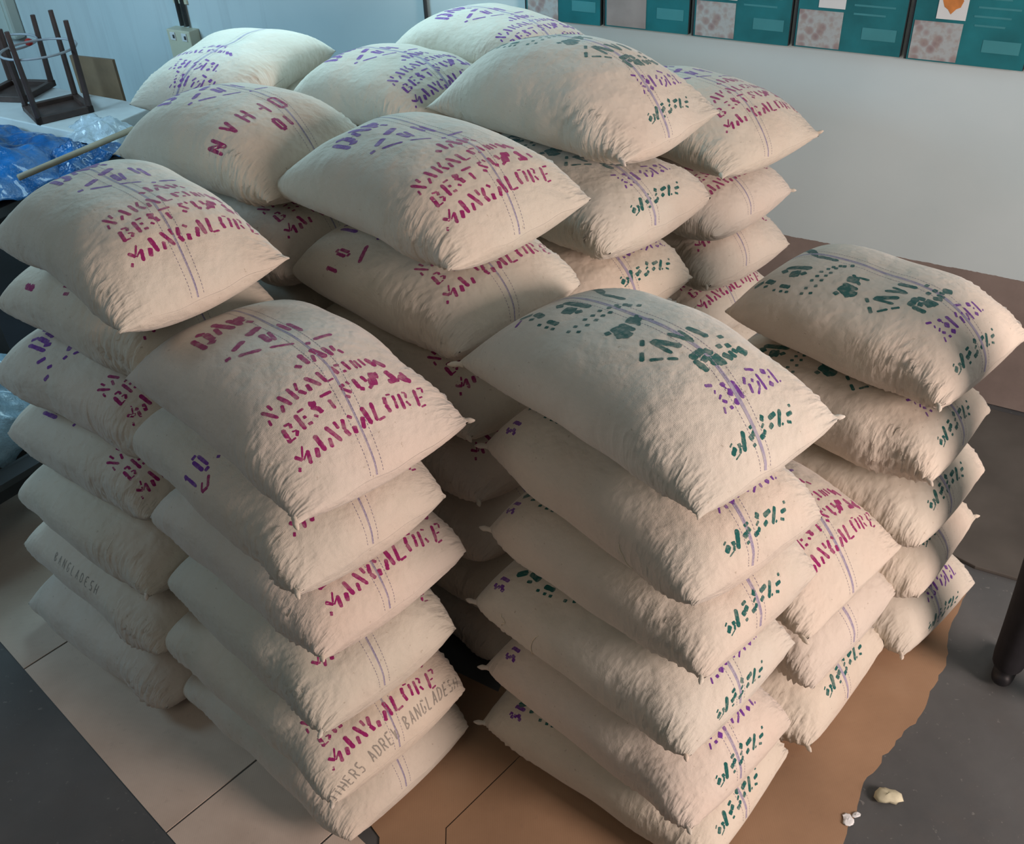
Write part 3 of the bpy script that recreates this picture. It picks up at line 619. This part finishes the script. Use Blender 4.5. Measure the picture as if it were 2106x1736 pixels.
def sack(name):
    x, y, z, a, L, W = LAY[name]; c, k = name[0], int(name[1]); T_, top = shape_of(name)
    seed = {'A6': 0, 'B6': 0}.get(name, sum(ord(ch)*7**i for i, ch in enumerate(name)) % 9973)
    P, N, S = sack_grid(L=L, W=W, T=T_, top=top, seed=seed, folds=1.0 + (.35 if c in 'KGL' else 0))
    V = [P.reshape(-1, 3)]; I = np.arange(NS*NC).reshape(NS, NC); J = np.roll(I, -1, 1)
    Q = [np.stack([I[:-1], I[1:], J[1:], J[:-1]], -1).reshape(-1, 4)]
    uv = [np.stack(np.broadcast_arrays(S[:, None], PER*(.25-np.arange(NC)/NC)[None]), -1).reshape(-1, 2)]
    mi = [np.zeros(len(Q[0]), int)]
    caps = []
    for e, fl in ((0, 0), (NS-1, 1)):
        for j in range(1, NC//2-1):
            q = [I[e, j], I[e, j+1], I[e, NC-j-1], I[e, NC-j]]; caps.append(q[::-1] if fl else q)
    Q.append(np.array(caps)); mi.append(np.zeros(len(caps), int)); nv = NS*NC
    idx = 0
    hidden = (c in 'FIJ' and k < 7) or (c in 'DG' and k < 3) or (c == 'E' and k < 6)
    if not hidden:
        for m, sts, ds, dc, ws in strokes_for(name):
            for st in sts:
                idx += 1
                if m == 1 and name != 'A6' and (idx*7+k) % 31 == 0: continue
                d = decal(P, N, S, st, .00035+.000006*(idx % 37), ds, dc, ws, m not in (5, 6), idx+k*1000)
                if d is None: continue
                V.append(d[0]); Q.append(d[1]+nv); uv.append(d[2]); mi.append(np.full(len(d[1]), m)); nv += len(d[0])
    o = mesh_np('jute_sack', np.concatenate(V), np.concatenate(Q), [MAT[s_] for s_ in SLOTS], np.concatenate(mi), np.concatenate(uv))
    o.location = (x, y, z + .12*(1+.5*top)*T_); o.rotation_euler = (0, 0, a)
    n_top = TOPN[c]-k+1
    lab = look(name) + (', top of ' if n_top == 1 else ', %s down in ' % ORD[n_top]) + STK[c]
    tag(o, lab, 'sack', 'printed jute sacks stacked on the cardboard')
    # twisted cloth ears at some corners
    rg = random.Random(name+'e')
    ears = []
    if c == 'B': ears += [(-1, -1, .8)]
    if name in ('A4', 'A5', 'A3', 'B4', 'B3', 'B2'): ears += [(1, -1, .55)]
    if name in ('C3', 'D4', 'D5', 'L3', 'L1', 'K5', 'K4', 'H4', 'H6', 'A6', 'G7', 'K1', 'A2'): ears += [(1, -1, .6)]
    if name in ('H6', 'H5', 'K2', 'K5', 'B6', 'A6'): ears += [(1, 1, .6)]
    for sx, sy, sz in ears:
        ic = 1 if sx > 0 else NS-2; jc = 0 if sy > 0 else NC//2
        p = P[ic, jc]; dirx, diry = sx*.8, sy*.6
        pts = []; rad = []
        L_ = .062*sz; up = rg.uniform(.2, .9) if sz > 1 else rg.uniform(-.3, .3); bend = rg.uniform(-1, 1)
        for q in range(7):
            t = q/6
            pts.append((p[0]+dirx*(t*L_-.018)+ -diry*bend*.012*t*t, p[1]+diry*(t*L_-.018)+dirx*bend*.012*t*t, p[2]+up*L_*t*t))
            rad.append(.0105*(1-.25*t)*(1+.18*math.sin(q*2.1+bend))*(1 if q < 6 else .35)*(sz**.4))
        q_ = MB(); q_.tube(pts, rad, 10); e_ = q_.build('corner_ear', MAT['jute'], o, smooth=True)
    return o
SK = {}
for name in sorted(LAY): SK[name] = sack(name)
def thread(name, pts, r=.0011):
    """loose jute fibre lying on a sack, in cloth coordinates of that sack"""
    x, y, z, a, L, W = LAY[name]; c, k = name[0], int(name[1]); T_, top = shape_of(name)
    P, N, S = sack_grid(L=L, W=W, T=T_, top=top, seed={'A6': 0, 'B6': 0}.get(name, sum(ord(ch)*7**i for i, ch in enumerate(name)) % 9973), folds=1.0 + (.35 if c in 'KGL' else 0))
    t = np.linspace(0, 1, len(pts)); tt = np.linspace(0, 1, 24); s_ = np.interp(tt, t, [p[0] for p in pts]); c_ = np.interp(tt, t, [p[1] for p in pts])
    s_ += .004*np.sin(tt*9); V = cloth(P, N, S, s_, c_, .002)
    q = MB(); q.tube([tuple(v) for v in V], r, 5); q.build('loose_fibre', m_stick2, SK[name], smooth=True)
m_stick2 = plain('pale_fibre', (.75, .68, .52), .7, .05)
thread('B3', [(.66, -.50), (.68, -.42), (.67, -.36), (.64, -.30)])
thread('B3', [(.80, -.36), (.79, -.34), (.80, -.31)])
thread('B5', [(.30, -.40), (.33, -.37), (.34, -.33)])

# ------------------------------------------------------------------ cardboard under the sacks
def sheet(name, pts, z, m, label, cat='cardboard', holes=None, group='cardboard sheets laid under the stacks', jag=0, seed=1):
    """outline in floor coordinates; jagged edges where torn"""
    rg = random.Random(seed); out = []
    n = len(pts)
    for i in range(n):
        p, q = pts[i], pts[(i+1) % n]; torn = len(p) > 2
        steps = max(1, int(math.hypot(q[0]-p[0], q[1]-p[1])/.028)) if torn else 1
        for k in range(steps):
            t = k/steps; jx = rg.uniform(-1, 1)*p[2] if torn and k else 0; jy = rg.uniform(-1, 1)*p[2] if torn and k else 0
            out.append((p[0]+(q[0]-p[0])*t+jx, p[1]+(q[1]-p[1])*t+jy, 0))
    cx_ = sum(p[0] for p in pts)/n; cy_ = sum(p[1] for p in pts)/n
    b = MB(); b.poly([(p[0]-cx_, p[1]-cy_, 0) for p in out], .0035)
    o = b.build(name, m); o.location = (cx_, cy_, z); tag(o, label, cat, group); return o
# along the left: flaps of an opened carton, folds between them
L0 = Vector((-2.40, 2.98)); L1 = Vector((-.95, 1.55)); dL = (L1-L0).normalized(); nL = Vector((-dL.y, dL.x))
def Lp(t, s): v = L0 + dL*t + nL*s; return (v.x, v.y)
tot = (L1-L0).length
cuts = [-.6, .30+.26, 1.62, 2.05, 3.1]
labsL = ['pale cardboard flap beside the foot of the leftmost stack', 'long pale cardboard flap in front of the gap between left stacks', 'narrow pale cardboard flap beside the front stack', 'pale cardboard flap at the bottom edge of the photo']
for i in range(4):
    sheet('cardboard_sheet', [Lp(cuts[i]+.004, 0), Lp(cuts[i+1]-.004, 0), Lp(cuts[i+1]-.004, .95 if i < 3 else .42), Lp(cuts[i]+.004, .95 if i < 3 else .42)], -.002-.0002*i, m_cardg, labsL[i])
sheet('cardboard_sheet', [(-.50, 1.28), (-.30, 1.19), (-.30, 1.80), (.10, 2.20), (-.95, 2.9), (-1.05, 2.5), (-.52, 1.78)], -.0012, m_cardb, 'brown cardboard sheet at the foot of the left front stack')
sheet('cardboard_sheet', [(-.297, 1.19), (.45, .85), (.95, 1.25), (.55, 1.78), (.103, 2.197), (-.297, 1.797)], .0008, m_cardb, 'brown cardboard sheet showing in front of the gap between front stacks')
sheet('cardboard_sheet', [(.96, 1.62, .006), (1.145, 1.90, .007), (1.40, 2.12, .004), (1.44, 2.16, .007), (1.62, 2.40, .004), (1.66, 2.50, .004), (1.86, 2.76), (1.55, 3.4), (.2, 3.2), (-.2, 2.1), (.52, 1.82), (.47, .9), (.7, .95, .01)], -.0045, m_cardb, 'torn brown cardboard sheet along the right side of the stacks', seed=5)
# torn flap curling up beside the right stack
b = MB()
fr = random.Random(8)
rows = []
for i in range(10):
    t = i/9; base = Vector((1.50+.20*t, 2.46+.20*t, 0)); rows.append([base + Vector((-.09*s*.7-.012*math.sin(6*t), .09*s*.5+.01*fr.uniform(-1, 1), .001+.045*s*s+.006*math.sin(9*t))) for s in (0, .25, .5, .75, 1)])
for r_ in rows:
    for p in r_: b.v.append(tuple(p))
for i in range(9):
    for j in range(4): b.f.append((i*5+j, (i+1)*5+j, (i+1)*5+j+1, i*5+j+1)); b.m.append(0)
fo = b.build('cardboard_scrap', m_cardb, smooth=True, loc=(1.6, 2.5, 0)); md = fo.modifiers.new('s', 'SOLIDIFY'); md.thickness = .003
tag(fo, 'torn curled cardboard scrap at the foot of the right stacks', 'cardboard')

# pale chips on the floor
def chip(name, x, y, r, seed, m, label, flat=.45):
    rg = random.Random(seed); b = MB(); n, k = 12, 7
    for i in range(k):
        ph = math.pi*i/(k-1)
        for j in range(n):
            th = 2*math.pi*j/n; rr = r*(1+.22*math.sin(2*th+seed)+.12*math.sin(3*th+i)+rg.uniform(-.06, .06))
            b.v.append((rr*math.sin(ph)*math.cos(th)*1.15, rr*math.sin(ph)*math.sin(th), r*flat*(math.cos(ph)+1)+rg.uniform(-.002, .002)))
    for i in range(k-1):
        for j in range(n): b.f.append((i*n+j, i*n+(j+1) % n, (i+1)*n+(j+1) % n, (i+1)*n+j)); b.m.append(0)
    o = b.build(name, m, smooth=True); o.location = (x, y, -.006); tag(o, label, 'debris'); return o
chip('stone_chip', 1.184, 1.816, .034, 2, m_stone, 'pale yellowish stone chip on the dark floor near cardboard')
chip('paper_scrap', 1.030, 1.745, .020, 5, m_white, 'small white scrap on the floor by the cardboard edge', .2)
chip('paper_scrap', 1.062, 1.762, .012, 7, m_white, 'tiny white crumb right beside the small white scrap', .3)

# ------------------------------------------------------------------ clutter on the left
def crumple(name, cx_, cy_, z0, sx, sy, h, m, label, cat, seed, rz=0, edge=.25, n=84, amp=1.0):
    """heap of thin sheet: a closed crumpled dome resting on what is below"""
    rg = np.random.RandomState(seed); g = np.linspace(-1, 1, n); X, Y = np.meshgrid(g, g, indexing='ij')
    D = np.zeros_like(X)
    for f, a in ((2.2, .30), (4.3, .22), (8.5, .13), (15, .07)):
        for _ in range(4):
            t = rg.uniform(0, 6.28); p = rg.uniform(0, 6.28); D += a*.5*(1-2*np.abs(np.sin(f*(X*np.cos(t)+Y*np.sin(t))+p)))
    R_ = (np.abs(X)**3+np.abs(Y)**3)**(1/3.); rad = 1+.12*np.sin(3*np.arctan2(Y, X)+seed)+.08*np.sin(7*np.arctan2(Y, X)+seed*2)
    dome = np.clip(1-(R_/rad)**3.0, 0, 1)**.6
    Z = h*dome*(1+amp*.45*D); Z = np.maximum(Z, .0)
    V = np.stack([X*sx/2*(1+.04*D), Y*sy/2*(1+.04*D), Z+.004], -1).reshape(-1, 3); I = np.arange(n*n).reshape(n, n)
    Q = np.stack([I[:-1, :-1], I[1:, :-1], I[1:, 1:], I[:-1, 1:]], -1).reshape(-1, 4)
    keep = (dome.ravel()[Q].max(1) > .02); Q = Q[keep]
    o = mesh_np(name, V, Q, [m]); o.location = (cx_, cy_, z0); o.rotation_euler = (0, 0, rz); tag(o, label, cat)
    md = o.modifiers.new('s', 'SOLIDIFY'); md.thickness = .004; md.offset = -1
    return o
# a dark table carrying the wrapped goods
TX, TY, TZ, TR = -2.83, 5.33, 1.13, math.radians(-32)
tb = empty('work_table', (TX, TY, -.006), TR); tag(tb, 'dark table under the blue and clear plastic sheets', 'table')
b = MB(); b.box((0, 0, TZ-.02), (1.55, 1.62, .05)); b.build('tabletop', m_dgrey, tb, bevel=.005)
b = MB(); b.box((0, 0, TZ-.09), (1.4, 1.5, .09)); b.build('apron', m_black, tb)
for sx in (-1, 1):
    for sy in (-1, 1):
        b = MB(); b.box((sx*.68, sy*.72, (TZ-.13)/2), (.07, .07, TZ-.13)); b.build('leg', m_dgrey, tb)
b = MB(); b.box((0, 0, .32), (1.36, 1.46, .03)); b.build('shelf', m_black, tb)
def loc(u, v): 
    c_, s_ = math.cos(TR), math.sin(TR); return TX+c_*u-s_*v, TY+s_*u+c_*v
TT = TZ+.001
x, y = loc(.10, -.29); crumple('blue_tarpaulin', x, y, TT, 1.42, 1.06, .17, m_tarp, 'glossy blue tarpaulin heaped on the table at left', 'tarpaulin', 3, TR, n=110, amp=2.1)
x, y = loc(-.62, -.50); crumple('blue_tarpaulin', x, y, TT, .42, .46, .24, m_tarp, 'dark blue bundle of tarpaulin at the left edge of photo', 'tarpaulin', 9, TR, amp=1.8)
x, y = loc(.52, .36); crumple('plastic_sheet', x, y, TT, .46, .34, .12, m_poly, 'crumpled clear plastic sheet beside the upturned stool', 'plastic', 5, TR)
x, y = loc(-.60, .02); crumple('plastic_sheet', x, y, TT, .50, .52, .17, m_poly, 'clear plastic heap at the far left below the stools', 'plastic', 12, TR)
crumple('blue_tarpaulin', -2.20, 5.03, TT, .34, .46, .10, m_tarp, 'blue tarpaulin corner sticking out beside the wooden stick', 'tarpaulin', 31, TR, amp=1.8)
# white board the stools stand on
x, y = loc(-.10, .52); b = MB(); b.box((0, 0, .035), (1.28, .50, .068)); o = b.build('white_carton', plain('white_carton_board', (.55, .58, .58), .6, .06), bevel=.006); o.location = (x, y, TT); o.rotation_euler = (0, 0, TR); tag(o, 'flat white carton under the upturned stools', 'box')
def stool(x, y, z, rz, label, s=.84, h=.60):
    """four-legged stool standing upside down: seat below, feet up, ring rung near the feet"""
    r = empty('wooden_stool', (x, y, z), rz); tag(r, label, 'stool', 'upturned stools on the left'); w_ = .17*s
    b = MB()
    for k in range(4):
        a_ = k*math.pi/2; b.box((math.cos(a_)*w_, math.sin(a_)*w_, .018), (.035, 2*w_+.035, .036), a_)
    b.build('seat_frame', m_wood, r, bevel=.003)
    b = MB(); b.box((0, 0, .006), (2*w_-.03, 2*w_-.03, .010)); b.build('seat_panel', m_wood, r)
    for sx in (-1, 1):
        for sy in (-1, 1):
            b = MB(); t0 = Vector((sx*w_, sy*w_, .037)); t1 = Vector((sx*(w_+.012), sy*(w_+.012), h*s)); b.tube([t0, t1], [.018, .014], 6); b.build('leg', m_wood, r)
    b = MB(); R_ = w_*1.42; zz = h*s*.70
    b.tube([(math.cos(q)*R_, math.sin(q)*R_, zz) for q in np.linspace(0, 2*math.pi, 25)], .007, 6, cap=False); b.build('ring_rung', m_metal, r, smooth=True)
    return r
x, y = loc(.07, .47); stool(x, y, TT+.071, TR+1.15, 'dark wooden stool turned upside down, right one beside the wall')
x, y = loc(-.46, .60); st2 = stool(x, y, TT+.071, TR+.3, 'dark wooden stool turned upside down, left one cut by photo edge', .84, .50)
b = MB(); b.box((0, 0, .13), (.34, .02, .26)); o = b.build('plywood_board', m_ply); x, y = loc(-.02, .86); o.location = (x, y, TT+.001); o.rotation_euler = (0, 0, TR+.1); tag(o, 'brown plywood offcut standing behind the upturned stools', 'board')
b = MB(); b.tube([(0, 0, -.02), (.0, 0, -.012), (0, 0, .012), (0, 0, .02)], [.008, .021, .021, .008], 12); 
o = b.build('red_cap', m_red, smooth=True); x, y = loc(-.46, .60); o.location = (x+.21, y-.10, TT+.071+.32); tag(o, 'small red cap hanging on the upturned stool', 'cap')
# long bare stick leaning across the tarpaulin
b = MB(); p0 = Vector((-1.84, 4.93, 1.335)); p1 = Vector((-2.26, 4.45, 1.300))
b.tube([p0, p0.lerp(p1, .5), p1], .016, 8); o = b.build('wooden_stick', m_stick, smooth=True, loc=tuple(p0)); tag(o, 'long bare wooden stick lying across the blue tarpaulin', 'stick')
# dark rack low down with pale plastic on it
rk = empty('storage_rack', (-2.62, 3.52, -.006), math.radians(-38)); tag(rk, 'low black slatted rack beside the leftmost stack', 'rack')
for k in range(7):
    b = MB(); b.box((-.45+k*.15, 0, .40), (.09, 1.3, .03)); b.build('slat', m_dgrey, rk)
for sx in (-1, 1):
    b = MB(); b.box((sx*.46, 0, .355), (.05, 1.3, .06)); b.build('rail', m_black, rk)
    for sy in (-1, 1):
        b = MB(); b.box((sx*.46, sy*.60, .1625), (.06, .06, .325)); b.build('leg', m_black, rk)
crumple('plastic_sheet', -2.58, 3.56, .410, .80, 1.15, .34, m_pale, 'pale blue crumpled plastic behind the leftmost stack', 'plastic', 21, math.radians(-38), n=90)

# ------------------------------------------------------------------ person at the right edge (only a leg is in the photo)
def skin_body(name, chains, m, parent, root=0, sub=2):
    me = bpy.data.meshes.new(name); vs = []; es = []; rs = []; key = {}
    for ch in chains:
        prev = None
        for (p, r) in ch:
            k_ = tuple(round(v, 4) for v in p)
            if k_ not in key: key[k_] = len(vs); vs.append(p); rs.append(r if isinstance(r, tuple) else (r, r))
            i = key[k_]
            if prev is not None: es.append((prev, i))
            prev = i
    me.from_pydata(vs, es, []); me.materials.append(m); o = bpy.data.objects.new(name, me); COL.objects.link(o); o.parent = parent
    o.modifiers.new('skin', 'SKIN'); 
    for i, r in enumerate(rs): me.skin_vertices[0].data[i].radius = r; me.skin_vertices[0].data[i].use_root = (i == root)
    md = o.modifiers.new('sub', 'SUBSURF'); md.levels = sub; md.render_levels = sub
    o.modifiers['skin'].use_smooth_shade = True
    return o
pr = empty('person', (1.845, 2.175, -.006), math.radians(140)); tag(pr, 'person in black trousers standing at the right edge of the photo', 'person')
hip = (0, 0, .93)
ch = [[(hip, (.15, .11)), ((0, 0, 1.10), (.14, .10)), ((0, .01, 1.28), (.16, .11)), ((0, .02, 1.42), (.13, .09)), ((0, .0, 1.50), (.06, .06)), ((0, -.015, 1.57), (.07, .08)), ((0, -.02, 1.66), (.075, .09)), ((0, -.01, 1.73), (.05, .06))]]
for s_ in (-1, 1):
    ch.append([((0, .02, 1.42), (.13, .09)), ((s_*.19, .02, 1.41), .055), ((s_*.24, .02, 1.14), .043), ((s_*.15, -.17, 1.16), .034), ((s_*.09, -.22, 1.18), .029)])
skin_body('body', ch, m_skin, pr)
tr = [[((0, 0, 1.02), (.165, .125)), ((0, 0, .92), (.17, .13))]]
for s_ in (-1, 1): tr.append([((0, 0, .92), (.17, .13)), ((s_*.10, 0, .80), (.105, .11)), ((s_*.11, -.01, .48), (.078, .082)), ((s_*.115, .01, .28), .068), ((s_*.12, .015, .09), .058)])
skin_body('trousers', tr, m_cloth, pr)
sh = [[((0, 0, .90), (.185, .145)), ((0, 0, .99), (.178, .138)), ((0, .005, 1.15), (.165, .125)), ((0, .01, 1.32), (.185, .13)), ((0, .02, 1.44), (.14, .10))]]
for s_ in (-1, 1): sh.append([((0, .02, 1.44), (.14, .10)), ((s_*.20, .02, 1.42), .075), ((s_*.235, .022, 1.22), .062)])
skin_body('shirt', sh, m_shirt, pr)
skin_body('hair', [[((0, .0, 1.79), (.075, .085)), ((0, .035, 1.70), (.075, .07)), ((0, .05, 1.62), (.06, .045))]], m_hair, pr)
for s_ in (-1, 1):
    skin_body('shoe', [[((s_*.12, .05, .045), (.040, .036)), ((s_*.12, -.02, .048), (.042, .040)), ((s_*.12, -.10, .038), (.046, .030)), ((s_*.12, -.17, .030), (.038, .022))]], m_black, pr)
    hx = lambda u, v, w_: (s_*(.09-.055*u+.25*.0*v), -.22-.022*u-.0*v, 1.18+v+w_)      # u along the hand, v across it
    palm = (hx(.2, 0, 0), (.020, .036)); kn = (hx(1.3, 0, 0), (.018, .040))
    skin_body('hand', [[palm, kn]] + [[kn, (hx(2.0, q*.020, 0), .0095), (hx(2.7-abs(q-.4)*.12, q*.021, -.006), .0085), (hx(3.2-abs(q-.4)*.2, q*.021, -.016), .0075)] for q in (-1.5, -.5, .5, 1.5)] +
              [[palm, (hx(.9, .045, .0), .011), (hx(1.5, .062, .0), .009)]], m_skin, pr, sub=1)
